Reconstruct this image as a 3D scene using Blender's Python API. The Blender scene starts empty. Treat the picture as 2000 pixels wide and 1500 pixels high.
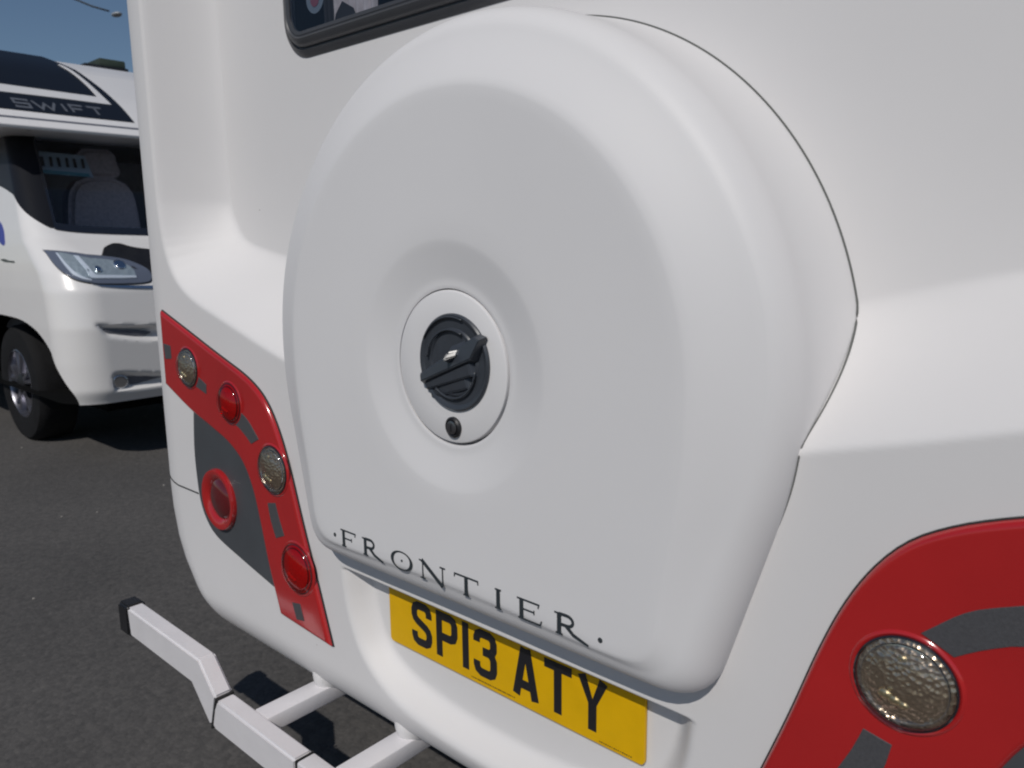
import bpy, bmesh, math, random
import numpy as np
from mathutils import Matrix, Vector

random.seed(4); rng = np.random.default_rng(4)
S = bpy.context.scene
COL = S.collection
rad = math.radians

# ------------------------------------------------------------------ camera
cam_d = bpy.data.cameras.new('camera'); cam = bpy.data.objects.new('camera', cam_d); COL.objects.link(cam)
RT = [[0.7442406413, 0.6678128685, -0.0114821782], [0.1089657883, -0.1383613197, -0.9843691391], [-0.6589630678, 0.7313563549, -0.1757428730]]
right, down, fwd = map(Vector, RT)
m = Matrix((right, -down, -fwd)).transposed().to_4x4(); m.translation = Vector((.757, 0, 1.22))
cam.matrix_world = m
cam_d.lens = 27.54; cam_d.sensor_width = 36; cam_d.clip_start = .01; cam_d.clip_end = 3000
cam_d.dof.use_dof = True; cam_d.dof.focus_distance = 1.25; cam_d.dof.aperture_fstop = 8.0
S.camera = cam

# ------------------------------------------------------------------ sky and sun
SUN_EL, SUN_AZ = 45.0, 23.0          # azimuth measured from -Y towards +X
to_sun = Vector((math.sin(rad(SUN_AZ))*math.cos(rad(SUN_EL)), -math.cos(rad(SUN_AZ))*math.cos(rad(SUN_EL)), math.sin(rad(SUN_EL))))
w = bpy.data.worlds.new('World'); S.world = w; w.use_nodes = True
nt = w.node_tree; bg = nt.nodes['Background']
sky = nt.nodes.new('ShaderNodeTexSky'); sky.sky_type = 'NISHITA'; sky.sun_disc = False
sky.sun_elevation = rad(SUN_EL); sky.sun_rotation = rad(180 - SUN_AZ)
sky.air_density = 1.0; sky.dust_density = 0.3; sky.ozone_density = 3.5
nt.links.new(sky.outputs[0], bg.inputs[0]); bg.inputs[1].default_value = 0.050
sl = bpy.data.lights.new('sun', 'SUN'); sun = bpy.data.objects.new('sun', sl); COL.objects.link(sun)
sl.energy = 2.45; sl.angle = rad(.55); sl.color = (1, .955, .895)
sun.rotation_euler = to_sun.to_track_quat('Z', 'Y').to_euler(); sun.location = (0, -5, 8)
S.view_settings.view_transform = 'Standard'; S.view_settings.look = 'None'
S.view_settings.exposure = 0.0; S.view_settings.gamma = 1.0; S.view_settings.use_curve_mapping = False
S.render.engine = 'CYCLES'; S.cycles.filter_width = 2.1; S.cycles.max_bounces = 8; S.cycles.transparent_max_bounces = 16

# ------------------------------------------------------------------ materials
def mat(name, col, rough=.5, metal=0, coat=0, spec=.5, noise=None, bump=None, coat_rough=.05):
    m = bpy.data.materials.new(name); m.use_nodes = True; t = m.node_tree; b = t.nodes['Principled BSDF']
    b.inputs['Base Color'].default_value = (*col, 1); b.inputs['Roughness'].default_value = rough
    b.inputs['Metallic'].default_value = metal; b.inputs['Coat Weight'].default_value = coat
    b.inputs['Coat Roughness'].default_value = coat_rough
    b.inputs['Specular IOR Level'].default_value = spec
    tc = t.nodes.new('ShaderNodeTexCoord')
    if noise:
        sc, amt = noise
        n = t.nodes.new('ShaderNodeTexNoise'); n.inputs['Scale'].default_value = sc; n.inputs['Detail'].default_value = 6
        t.links.new(tc.outputs['Object'], n.inputs['Vector'])
        r = t.nodes.new('ShaderNodeValToRGB')
        r.color_ramp.elements[0].position = .3; r.color_ramp.elements[1].position = .7
        r.color_ramp.elements[0].color = (*[c*(1-amt) for c in col], 1); r.color_ramp.elements[1].color = (*[min(1, c*(1+amt)) for c in col], 1)
        t.links.new(n.outputs['Fac'], r.inputs[0]); t.links.new(r.outputs[0], b.inputs['Base Color'])
        mr = t.nodes.new('ShaderNodeMapRange'); mr.inputs['To Min'].default_value = rough*.85; mr.inputs['To Max'].default_value = min(1, rough*1.2)
        t.links.new(n.outputs['Fac'], mr.inputs['Value']); t.links.new(mr.outputs[0], b.inputs['Roughness'])
    if bump:
        sc, st = bump
        n2 = t.nodes.new('ShaderNodeTexNoise'); n2.inputs['Scale'].default_value = sc; n2.inputs['Detail'].default_value = 4
        t.links.new(tc.outputs['Object'], n2.inputs['Vector'])
        bp = t.nodes.new('ShaderNodeBump'); bp.inputs['Strength'].default_value = st; bp.inputs['Distance'].default_value = .01
        t.links.new(n2.outputs['Fac'], bp.inputs['Height']); t.links.new(bp.outputs[0], b.inputs['Normal'])
    return m

def white_paint(name, col, rough, coat):
    """gelcoat: faint grime mottling, few tiny specks, slight orange peel"""
    m = mat(name, col, rough, 0, coat, noise=(2.3, .018), bump=(7, .025)); t = m.node_tree; b = t.nodes['Principled BSDF']
    src = b.inputs['Base Color'].links[0].from_socket
    tc = [n for n in t.nodes if n.type == 'TEX_COORD'][0]
    v = t.nodes.new('ShaderNodeTexVoronoi'); v.inputs['Scale'].default_value = 9; t.links.new(tc.outputs['Object'], v.inputs['Vector'])
    c = t.nodes.new('ShaderNodeMath'); c.operation = 'LESS_THAN'; c.inputs[1].default_value = .021
    t.links.new(v.outputs['Distance'], c.inputs[0])
    sx = t.nodes.new('ShaderNodeSeparateColor'); t.links.new(v.outputs['Color'], sx.inputs[0])
    c2 = t.nodes.new('ShaderNodeMath'); c2.operation = 'LESS_THAN'; c2.inputs[1].default_value = .16; t.links.new(sx.outputs[0], c2.inputs[0])
    c3 = t.nodes.new('ShaderNodeMath'); c3.operation = 'MULTIPLY'; t.links.new(c.outputs[0], c3.inputs[0]); t.links.new(c2.outputs[0], c3.inputs[1])
    mx = t.nodes.new('ShaderNodeMix'); mx.data_type = 'RGBA'; t.links.new(c3.outputs[0], mx.inputs[0])
    t.links.new(src, mx.inputs[6]); mx.inputs[7].default_value = (.30, .28, .25, 1)
    t.links.new(mx.outputs[2], b.inputs['Base Color'])
    return m

M = {}
M['gelcoat'] = white_paint('gelcoat', (.70, .686, .685), .55, 0)
M['cover'] = white_paint('cover_gelcoat', (.72, .710, .715), .55, 0)
M['van_white'] = white_paint('van_paint', (.80, .785, .775), .28, .3)
M['bar_white'] = mat('bar_enamel', (.72, .70, .715), .4, coat=.2, noise=(14, .03), bump=(60, .04))
M['black_plastic'] = mat('black_plastic', (.013, .013, .015), .42, noise=(20, .2), bump=(200, .05))
M['rubber'] = mat('rubber', (.018, .018, .018), .7)
M['tyre'] = mat('tyre_rubber', (.009, .009, .010), .85, spec=.25, noise=(20, .3), bump=(90, .2))
M['seal'] = mat('seal_rubber', (.045, .047, .047), .7, spec=.2)
M['gap_grey'] = mat('gap_shade_grey', (.13, .135, .13), .7, spec=.2)  # tone of the shaded gap around the cover
M['side_glass'] = mat('dark_side_glass', (.014, .015, .019), .35, spec=.12)
M['cap_black'] = mat('cap_black', (.008, .009, .012), .35, spec=.3)
M['red'] = mat('red_acrylic', (.41, .014, .015), .16, coat=.7, coat_rough=.09, noise=(5, .10))
M['red_dark'] = mat('dark_red_acrylic', (.10, .006, .008), .08, coat=1)
M['red_bright'] = mat('bright_red_acrylic', (.40, .012, .012), .15, coat=1)
M['grey_panel'] = mat('grey_trim', (.062, .068, .076), .42, noise=(12, .05))
M['reflector_strip'] = mat('reflector_strip', (.068, .068, .074), .5, noise=(300, .12), bump=(600, .1))
M['win_frame'] = mat('window_frame_plastic', (.055, .057, .063), .38, noise=(15, .08))
M['handle'] = mat('handle_plastic', (.040, .046, .057), .38, coat=.25, coat_rough=.25, noise=(60, .08))
M['steel'] = mat('lock_steel', (.32, .31, .32), .3, metal=1)
M['letter'] = mat('letter_vinyl', (.032, .040, .046), .6, spec=.2)
M['plate_black'] = mat('plate_print', (.012, .012, .015), .3, coat=.4)
M['plate'] = mat('plate_yellow', (.72, .41, .0), .45, spec=.25, coat=.05, noise=(25, .05))
M['lamp_housing'] = mat('lamp_housing', (.12, .14, .19), .15, coat=.6)
M['chrome'] = mat('chrome', (.75, .77, .8), .12, metal=1)
M['rim'] = mat('alloy_rim', (.26, .26, .30), .3, metal=.9, noise=(12, .15))
M['black_gloss'] = mat('black_gloss', (.012, .014, .02), .12, coat=.8)
M['cap_grey'] = mat('grey_stripe', (.14, .145, .17), .4)
M['sign_grey'] = mat('logo_grey', (.17, .18, .2), .35, metal=.3)
M['curtain'] = mat('curtain_cloth', (.62, .56, .56), .9, noise=(60, .15))
M['curtain_dark'] = mat('dark_cloth', (.03, .03, .035), .9)
M['interior'] = mat('dark_interior', (.10, .102, .115), .8)
M['seat'] = mat('seat_fabric', (.80, .68, .68), .9, noise=(50, .15))
M['blue'] = mat('blue_vinyl', (.03, .04, .32), .3)
M['sticker'] = mat('pale_sticker', (.55, .62, .72), .4)
M['sticker_red'] = mat('sticker_red', (.28, .09, .12), .4)
M['badge_grey'] = mat('sticker_grey', (.21, .25, .29), .4)
M['teal'] = mat('teal_card', (.10, .30, .34), .6)
M['card'] = mat('grey_card', (.45, .52, .56), .7)
M['undertray'] = mat('underbody', (.004, .004, .004), .9, spec=.1)
M['lamp_grey'] = mat('lamp_metal', (.42, .44, .46), .5, metal=.3)
M['stone'] = mat('pale_grit', (.34, .32, .29), .9)
M['green_roof'] = mat('roof_unit_plastic', (.035, .05, .035), .6, noise=(6, .4))

def glass(name, tint, dark):
    m = bpy.data.materials.new(name); m.use_nodes = True; t = m.node_tree; t.nodes.remove(t.nodes['Principled BSDF'])
    o = t.nodes['Material Output']; tr = t.nodes.new('ShaderNodeBsdfTransparent'); tr.inputs[0].default_value = (*tint, 1)
    gl = t.nodes.new('ShaderNodeBsdfGlossy'); gl.inputs['Roughness'].default_value = .04
    lw = t.nodes.new('ShaderNodeLayerWeight'); lw.inputs[0].default_value = .5
    pw = t.nodes.new('ShaderNodeMath'); pw.operation = 'POWER'; pw.inputs[1].default_value = 4.5; t.links.new(lw.outputs['Facing'], pw.inputs[0])
    fr = t.nodes.new('ShaderNodeMath'); fr.operation = 'MULTIPLY_ADD'; fr.inputs[1].default_value = .8; fr.inputs[2].default_value = .06; t.links.new(pw.outputs[0], fr.inputs[0])
    mx = t.nodes.new('ShaderNodeMixShader'); t.links.new(fr.outputs[0], mx.inputs[0]); t.links.new(tr.outputs[0], mx.inputs[1]); t.links.new(gl.outputs[0], mx.inputs[2])
    t.links.new(mx.outputs[0], o.inputs[0]); return m
M['window_glass'] = glass('tinted_acrylic', (.68, .71, .76), 1.5)
M['windscreen'] = glass('windscreen_glass', (.82, .85, .88), 1.5)
M['clear_glass'] = glass('clear_lamp_glass', (.93, .91, .88), 1.5)
M['red_glass'] = glass('red_lamp_glass', (.96, .20, .16), 1.5)
M['headlamp_glass'] = glass('headlamp_glass', (.85, .9, .93), 1.5)

def faceted(name, col, scale, rough=.16, bstr=.8):
    m = mat(name, col, rough, metal=1); t = m.node_tree; b = t.nodes['Principled BSDF']
    tc = [n for n in t.nodes if n.type == 'TEX_COORD'][0]
    v = t.nodes.new('ShaderNodeTexVoronoi'); v.inputs['Scale'].default_value = scale; t.links.new(tc.outputs['Object'], v.inputs['Vector'])
    bp = t.nodes.new('ShaderNodeBump'); bp.inputs['Strength'].default_value = bstr; bp.inputs['Distance'].default_value = .004
    t.links.new(v.outputs['Distance'], bp.inputs['Height']); t.links.new(bp.outputs[0], b.inputs['Normal']); return m
M['bronze_reflector'] = faceted('bronze_reflector', (.66, .54, .42), 190, .24, .42); M['bronze_reflector'].node_tree.nodes['Principled BSDF'].inputs['Metallic'].default_value = .95
M['gold'] = mat('gilt_glint', (.92, .80, .52), .30, metal=1)  # for the beads that mimic sun glints
M['red_reflector'] = faceted('red_reflector', (.38, .014, .014), 150, .3, .25); M['red_reflector'].node_tree.nodes['Principled BSDF'].inputs['Metallic'].default_value = .1
M['blue_reflector'] = faceted('headlamp_reflector', (.55, .64, .68), 30, .25, .9); M['blue_reflector'].node_tree.nodes['Principled BSDF'].inputs['Metallic'].default_value = .6

def asphalt():
    m = bpy.data.materials.new('asphalt'); m.use_nodes = True; t = m.node_tree; b = t.nodes['Principled BSDF']
    tc = t.nodes.new('ShaderNodeTexCoord')
    def noise(sc, det, rgh=.6):
        n = t.nodes.new('ShaderNodeTexNoise'); n.inputs['Scale'].default_value = sc; n.inputs['Detail'].default_value = det; n.inputs['Roughness'].default_value = rgh
        t.links.new(tc.outputs['Object'], n.inputs['Vector']); return n
    n1 = noise(1.1, 5); n2 = noise(38, 6, .7)
    v = t.nodes.new('ShaderNodeTexVoronoi'); v.inputs['Scale'].default_value = 85; t.links.new(tc.outputs['Object'], v.inputs['Vector'])
    r1 = t.nodes.new('ShaderNodeValToRGB'); r1.color_ramp.elements[0].position = .3; r1.color_ramp.elements[1].position = .72
    r1.color_ramp.elements[0].color = (.068, .065, .063, 1); r1.color_ramp.elements[1].color = (.096, .091, .087, 1)
    t.links.new(n1.outputs['Fac'], r1.inputs[0])
    r2 = t.nodes.new('ShaderNodeValToRGB'); r2.color_ramp.elements[0].position = .36; r2.color_ramp.elements[1].position = .68
    r2.color_ramp.elements[0].color = (.78, .78, .79, 1); r2.color_ramp.elements[1].color = (1.2, 1.19, 1.18, 1)
    t.links.new(n2.outputs['Fac'], r2.inputs[0])
    mx = t.nodes.new('ShaderNodeMix'); mx.data_type = 'RGBA'; mx.blend_type = 'MULTIPLY'; mx.inputs[0].default_value = 1
    t.links.new(r1.outputs[0], mx.inputs[6]); t.links.new(r2.outputs[0], mx.inputs[7])
    sp = t.nodes.new('ShaderNodeSeparateColor'); t.links.new(v.outputs['Color'], sp.inputs[0])
    r3 = t.nodes.new('ShaderNodeValToRGB'); r3.color_ramp.elements[0].color = (.9, .9, .9, 1); r3.color_ramp.elements[1].color = (1.14, 1.13, 1.12, 1)
    t.links.new(sp.outputs[0], r3.inputs[0])
    mx2 = t.nodes.new('ShaderNodeMix'); mx2.data_type = 'RGBA'; mx2.blend_type = 'MULTIPLY'; mx2.inputs[0].default_value = 1
    t.links.new(mx.outputs[2], mx2.inputs[6]); t.links.new(r3.outputs[0], mx2.inputs[7]); t.links.new(mx2.outputs[2], b.inputs['Base Color'])
    b.inputs['Roughness'].default_value = .88
    ad = t.nodes.new('ShaderNodeMath'); ad.operation = 'MULTIPLY_ADD'; ad.inputs[1].default_value = -1.0
    t.links.new(v.outputs['Distance'], ad.inputs[0]); t.links.new(n2.outputs['Fac'], ad.inputs[2])
    bp = t.nodes.new('ShaderNodeBump'); bp.inputs['Strength'].default_value = .3; bp.inputs['Distance'].default_value = .004
    t.links.new(ad.outputs[0], bp.inputs['Height']); t.links.new(bp.outputs[0], b.inputs['Normal'])
    return m
M['asphalt'] = asphalt()

# ------------------------------------------------------------------ object helpers
def link(name, me, mt, parent=None):
    o = bpy.data.objects.new(name, me); COL.objects.link(o)
    if mt is not None and not me.materials: me.materials.append(mt)
    if parent is not None:
        o.parent = parent; o.matrix_parent_inverse = Matrix.Translation(-Vector(parent.get('base', (0, 0, 0))))
    return o
def mesh(name, V, F, mt, parent=None, smooth=True, recalc=True, sharp=None):
    me = bpy.data.meshes.new(name); me.from_pydata([tuple(map(float, v)) for v in V], [], [tuple(map(int, f)) for f in F])
    if recalc:
        b = bmesh.new(); b.from_mesh(me); bmesh.ops.recalc_face_normals(b, faces=b.faces); b.to_mesh(me); b.free()
    if smooth:
        me.polygons.foreach_set('use_smooth', [True]*len(me.polygons))
        if sharp: me.set_sharp_from_angle(angle=rad(sharp))
    return link(name, me, mt, parent)
def from_bm(name, b, mt, parent=None, smooth=True, sharp=35):
    bmesh.ops.recalc_face_normals(b, faces=b.faces)
    me = bpy.data.meshes.new(name); b.to_mesh(me); b.free()
    if smooth:
        me.polygons.foreach_set('use_smooth', [True]*len(me.polygons)); me.set_sharp_from_angle(angle=rad(sharp))
    return link(name, me, mt, parent)
def thing(name, label, cat, loc=(0, 0, 0), group=None):
    o = bpy.data.objects.new(name, None); COL.objects.link(o); o.location = loc; o['base'] = tuple(float(c) for c in loc)
    o['label'] = label; o['category'] = cat; o.empty_display_size = .2
    if group: o['group'] = group
    return o
def box(name, x0, x1, y0, y1, z0, z1, mt, parent=None, bev=0, seg=2):
    b = bmesh.new(); bmesh.ops.create_cube(b, size=1)
    bmesh.ops.scale(b, vec=(x1-x0, y1-y0, z1-z0), verts=b.verts); bmesh.ops.translate(b, vec=((x0+x1)/2, (y0+y1)/2, (z0+z1)/2), verts=b.verts)
    if bev: bmesh.ops.bevel(b, geom=b.edges, offset=bev, segments=seg, affect='EDGES', profile=.5)
    return from_bm(name, b, mt, parent)
def prism(name, poly, y0, y1, mt, parent=None, bev=0, seg=3):
    """polygon in x,z extruded along y"""
    b = bmesh.new(); vs = [b.verts.new((x, y0, z)) for x, z in poly]; f = b.faces.new(vs)
    e = bmesh.ops.extrude_face_region(b, geom=[f]); bmesh.ops.translate(b, vec=(0, y1-y0, 0), verts=[v for v in e['geom'] if isinstance(v, bmesh.types.BMVert)])
    if bev: bmesh.ops.bevel(b, geom=b.edges, offset=bev, segments=seg, affect='EDGES', profile=.5)
    return from_bm(name, b, mt, parent, sharp=25)
def tube(name, pts, r, mt, parent=None, n=10, closed=False):
    pts = [np.array(p, float) for p in pts]; V = []; F = []; k = len(pts)
    for i, p in enumerate(pts):
        a = pts[(i-1) % k] if (closed or i > 0) else p; c = pts[(i+1) % k] if (closed or i < k-1) else p
        t = c-a; t /= max(np.linalg.norm(t), 1e-9)
        up = np.array([0, 0, 1.]) if abs(t[2]) < .9 else np.array([0, 1., 0])
        u = np.cross(t, up); u /= np.linalg.norm(u); v = np.cross(u, t)
        rr = r[i] if hasattr(r, '__len__') else r
        V += [p+rr*(math.cos(q)*u+math.sin(q)*v) for q in np.linspace(0, 2*math.pi, n, endpoint=False)]
    for i in range(k if closed else k-1):
        j = (i+1) % k
        F += [(i*n+q, i*n+(q+1) % n, j*n+(q+1) % n, j*n+q) for q in range(n)]
    if not closed: F += [tuple(range(n)), tuple(range((k-1)*n, k*n))]
    return mesh(name, V, F, mt, parent)
def lathe(name, prof, c, mt, parent=None, n=64, sharp=40, sx=1, tilt=None):
    """profile of (radius, height towards -Y) turned about the y axis through c"""
    V = []; F = []; cx, cy, cz = c
    for r, h in prof:
        for q in np.linspace(0, 2*math.pi, n, endpoint=False): V.append((cx+sx*r*math.cos(q), cy-h, cz+r*math.sin(q)))
    for i in range(len(prof)-1): F += [(i*n+q, i*n+(q+1) % n, (i+1)*n+(q+1) % n, (i+1)*n+q) for q in range(n)]
    if prof[-1][0] < 1e-3: pass
    return mesh(name, V, F, mt, parent, sharp=sharp)
def smooth_path(P, corners=(), closed=True, step=.012):
    """Catmull-Rom through P, broken at the corner indices, then evenly densified"""
    n = len(P); P = [np.array(p, float) for p in P]; out = []
    for i in range(n if closed else n-1):
        j = (i+1) % n
        p1, p2 = P[i], P[j]
        p0 = P[(i-1) % n] if (i not in corners and (closed or i > 0)) else 2*p1-p2
        p3 = P[(j+1) % n] if (j not in corners and (closed or j < n-1)) else 2*p2-p1
        k = max(1, int(np.linalg.norm(p2-p1)/step))
        for s in range(k):
            t = s/k
            out.append(.5*((2*p1)+(-p0+p2)*t+(2*p0-5*p1+4*p2-p3)*t*t+(-p0+3*p1-3*p2+p3)*t**3))
    if not closed: out.append(P[-1])
    return np.array(out)
def area(P): return .5*np.sum(P[:, 0]*np.roll(P[:, 1], -1)-np.roll(P[:, 0], -1)*P[:, 1])
def inset(P, d):
    """P counter-clockwise, inset by d"""
    t = np.roll(P, -1, 0)-P; t /= np.maximum(np.linalg.norm(t, axis=1, keepdims=True), 1e-9)
    n = np.c_[-t[:, 1], t[:, 0]]; n0 = np.roll(n, 1, 0); m = n+n0
    m /= np.maximum((m*n).sum(1, keepdims=True), .35)
    return P+m*d
def plate(name, P, mapf, h, mt, parent=None, bev=.003, deep=.004, cell=None, sharp=50):
    """a raised plate with rounded rim, outline P in the surface's own coordinates"""
    P = np.array(P, float)
    if area(P) < 0: P = P[::-1]
    rings = [(0, -deep), (0, h-bev)]+[(bev*(1-math.cos(q)), h-bev+bev*math.sin(q)) for q in (.35, .7, 1.05, 1.35)]+[(bev, h), (bev*1.25, h)]
    L = [(inset(P, d), hh) for d, hh in rings]; n = len(P)
    b = bmesh.new()
    vs = [b.verts.new((*p, 0)) for p in L[-1][0]]
    try: b.faces.new(vs)
    except Exception: pass
    if cell:
        lo, hi = L[-1][0].min(0), L[-1][0].max(0)
        for ax in (0, 1):
            c = math.ceil(lo[ax]/cell)*cell+1e-5*7
            while c < hi[ax]:
                co = [0, 0, 0]; co[ax] = c; no = [0, 0, 0]; no[ax] = 1
                bmesh.ops.bisect_plane(b, geom=b.verts[:]+b.edges[:]+b.faces[:], plane_co=co, plane_no=no); c += cell
    bmesh.ops.triangulate(b, faces=b.faces[:])
    b.verts.ensure_lookup_table()
    UV = np.array([v.co[:2] for v in b.verts]); W = mapf(UV[:, 0], UV[:, 1], np.full(len(UV), h))
    edge_pts = [v for v in b.verts if any(len(e.link_faces) == 1 for e in v.link_edges)]
    for v, q in zip(b.verts, W): v.co = q
    # rim strips follow the same boundary (separate, welded by distance)
    prev = None
    for P2, hh in L:
        Q = mapf(P2[:, 0], P2[:, 1], np.full(n, hh)); cur = [b.verts.new(q) for q in Q]
        if prev: [b.faces.new((prev[i], prev[(i+1) % n], cur[(i+1) % n], cur[i])) for i in range(n)]
        prev = cur
    bmesh.ops.remove_doubles(b, verts=b.verts, dist=1e-5)
    return from_bm(name, b, mt, parent, sharp=sharp)
def circle(c, r, n=48, ry=None): return np.array([(c[0]+r*math.cos(a), c[1]+(ry or r)*math.sin(a)) for a in np.linspace(0, 2*math.pi, n, endpoint=False)])
def polydist(X, Z, P, closed=False):
    """distance of every point to polyline P, and the nearest point"""
    A = P if closed else P[:-1]; B = np.roll(P, -1, 0) if closed else P[1:]
    best = np.full(X.shape, 1e9); bx = np.zeros(X.shape); bz = np.zeros(X.shape)
    for a, c in zip(A, B):
        d = c-a; l = max(d@d, 1e-12); t = np.clip(((X-a[0])*d[0]+(Z-a[1])*d[1])/l, 0, 1)
        px = a[0]+t*d[0]; pz = a[1]+t*d[1]; q = np.hypot(X-px, Z-pz); m = q < best
        best = np.where(m, q, best); bx = np.where(m, px, bx); bz = np.where(m, pz, bz)
    return best, bx, bz
def inside(X, Z, P):
    r = np.zeros(X.shape, bool); B = np.roll(P, -1, 0)
    for (x0, z0), (x1, z1) in zip(P, B):
        if z0 == z1: continue
        c = ((z0 > Z) != (z1 > Z)) & (X < (x1-x0)*(Z-z0)/(z1-z0)+x0); r ^= c
    return r

# ------------------------------------------------------------------ ground
V = []; xs = np.r_[-1500, -60, np.linspace(-14, 8, 45), 60, 1500]; ys = np.r_[-1500, -60, np.linspace(-8, 14, 45), 60, 1500]
GZ = .03
gv = [(x, y, GZ) for x in xs for y in ys]; k = len(ys)
gf = [(i*k+j, (i+1)*k+j, (i+1)*k+j+1, i*k+j+1) for i in range(len(xs)-1) for j in range(k-1)]
g = mesh('ground', gv, gf, M['asphalt'], recalc=False); g['kind'] = 'structure'
b = bmesh.new()
for i in range(45):
    x, y = rng.uniform(-5.5, 1), rng.uniform(-1.2, 4); s = rng.uniform(.0025, .006)
    q = bmesh.ops.create_icosphere(b, subdivisions=1, radius=s)
    for v in q['verts']: v.co = Vector((v.co.x*rng.uniform(.8, 1.5)+x, v.co.y+y, v.co.z*.6+s*.4+GZ))
o = from_bm('loose_grit', b, M['stone']); o['kind'] = 'stuff'; o['label'] = 'loose pale grit scattered on the asphalt'

# ================================================================== THE CARAVAN
CAR = thing('caravan', 'large white caravan seen from behind with round spare wheel cover and yellow number plate', 'caravan', (0, 3.5, 0))
YL, YU = .77, .90
half = [(0, .948), (.2, .958), (.38, .985), (.457, 1.006), (.56, 1.033), (.647, 1.058), (.74, 1.085), (.81, 1.106), (.87, 1.133), (.912, 1.168), (.938, 1.22), (.949, 1.29), (.953, 1.38), (.953, 1.7), (.953, 2.7)]
C1 = smooth_path([(-x, z) for x, z in half[::-1]]+half[1:], closed=False, step=.02)
REC = smooth_path([(-.352, .661), (-.344, .60), (-.330, .553), (-.305, .508), (-.262, .472), (-.20, .447), (-.10, .432), (0, .428), (.10, .432), (.20, .447), (.262, .472), (.305, .508), (.330, .553), (.344, .60), (.352, .661)], closed=False, step=.012)
RECP = np.vstack([REC])
def sstep(t): t = np.clip(t, 0, 1); return t*t*(3-2*t)
def H(X, Z):
    X = np.asarray(X, float); Z = np.asarray(Z, float)
    y = np.full(X.shape, YL)
    P = np.vstack([C1, [(.953, 3.2), (-.953, 3.2)]])
    ins = inside(X, Z, P); d, _, _ = polydist(X, Z, C1)
    wd = .135-.065*sstep((Z-1.16)/.16)
    d = np.sqrt(d*d+.007**2)-.007; t = np.clip(d/wd, 0, 1); p = 1-(1-t)**1.55
    p = p*sstep(.25+d/.014) if False else p
    y = y+np.where(ins, (YU-YL)*p, 0)
    # number plate recess
    ir = inside(X, Z, RECP); ds, _, _ = polydist(X, Z, REC)
    top = .661-Z
    q = sstep(ds/.042)*sstep(top/.007)
    y = y+np.where(ir, .040*q, 0)
    # gentle outward crown of the upper wall
    return y
RB, ZC = .10, .451                       # radius of the rolled-under bottom edge, height where it starts
def shell():
    Z = np.unique(np.r_[np.arange(ZC, .598, .006), np.arange(.60, .638, .004), np.arange(.64, .669, .0016), np.arange(.6704, 1.398, .0045), np.arange(1.40, 1.7, .02), np.arange(1.72, 2.5, .08), 2.52].round(4))[::-1]
    rows = [(z, 0., 0.) for z in Z]
    for a in np.linspace(0, 100, 22)[1:]:
        a = rad(a); rows.append((ZC-RB*math.sin(a), RB*(1-math.cos(a)), 0.))
    topr = []
    for a in np.linspace(90, 0, 10)[:-1]:
        a = rad(a); topr.append((2.52+.1*math.sin(a), .1*(1-math.cos(a)), 0))
    rows = topr+rows
    xf = np.linspace(-.97, .97, 432); nx = len(xf)
    arc = np.linspace(0, 90, 14)[1:]
    Vx = []; Vy = []; Vz = []
    for z, o, _ in rows:
        e = float(np.interp(z, [.33, .40, .451, .50, .55, .62, .68], [.17, .125, .085, .045, .02, .004, 0]))
        k = (.97-e)/.97; X = xf*k; zz = np.full(nx, min(z, 2.5)); y = H(X, zz)+o
        xe = .97-e; R = .18
        ye = H(np.array([xe]), np.array([min(z, 2.5)]))[0]+o
        rx = [xe+(R-o)*math.sin(rad(a)) for a in arc]; ry = [ye+(R-o)*(1-math.cos(rad(a))) for a in arc]
        side_x = rx[-1]; sy = [1.2, 1.6, 2.5, 4, 5.5, 6.8]
        fx = [-side_x]*len(sy)+[-q for q in rx[::-1]]+list(X)+rx+[side_x]*len(sy)
        fy = sy[::-1]+ry[::-1]+list(y)+ry+sy
        Vx.append(fx); Vy.append(fy); Vz.append([z]*len(fx))
    A = np.stack([np.array(Vx), np.array(Vy), np.array(Vz)], -1); r, c, _ = A.shape
    idx = np.arange(r*c).reshape(r, c)
    F = np.stack([idx[:-1, :-1], idx[1:, :-1], idx[1:, 1:], idx[:-1, 1:]], -1)
    cen = (A[:-1, :-1]+A[1:, 1:])/2
    hole = (np.abs(cen[..., 0]) < .594) & (cen[..., 2] > 1.598) & (cen[..., 2] < 2.13) & (cen[..., 1] < 1.0)
    F = F[~hole].reshape(-1, 4)
    me = bpy.data.meshes.new('body'); Vf = A.reshape(-1, 3)
    me.vertices.add(len(Vf)); me.vertices.foreach_set('co', Vf.ravel()); nf = len(F)
    me.loops.add(nf*4); me.loops.foreach_set('vertex_index', F.ravel().astype(np.int32))
    me.polygons.add(nf); me.polygons.foreach_set('loop_start', np.arange(0, nf*4, 4, dtype=np.int32)); me.polygons.foreach_set('use_smooth', np.ones(nf, bool))
    me.update(calc_edges=True); me.validate()
    return link('body', me, M['gelcoat'], CAR)
shell()
box('roof', -1.06, 1.06, .98, 6.8, 2.600, 2.622, M['gelcoat'], CAR)
box('front_wall', -1.13, 1.13, 6.79, 6.82, .36, 2.6, M['gelcoat'], CAR)
box('underfloor', -1.02, 1.02, .99, 6.7, .37, .42, M['undertray'], CAR)
wallmap = lambda X, Z, h: np.c_[X, H(X, Z)-h, Z]

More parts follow.
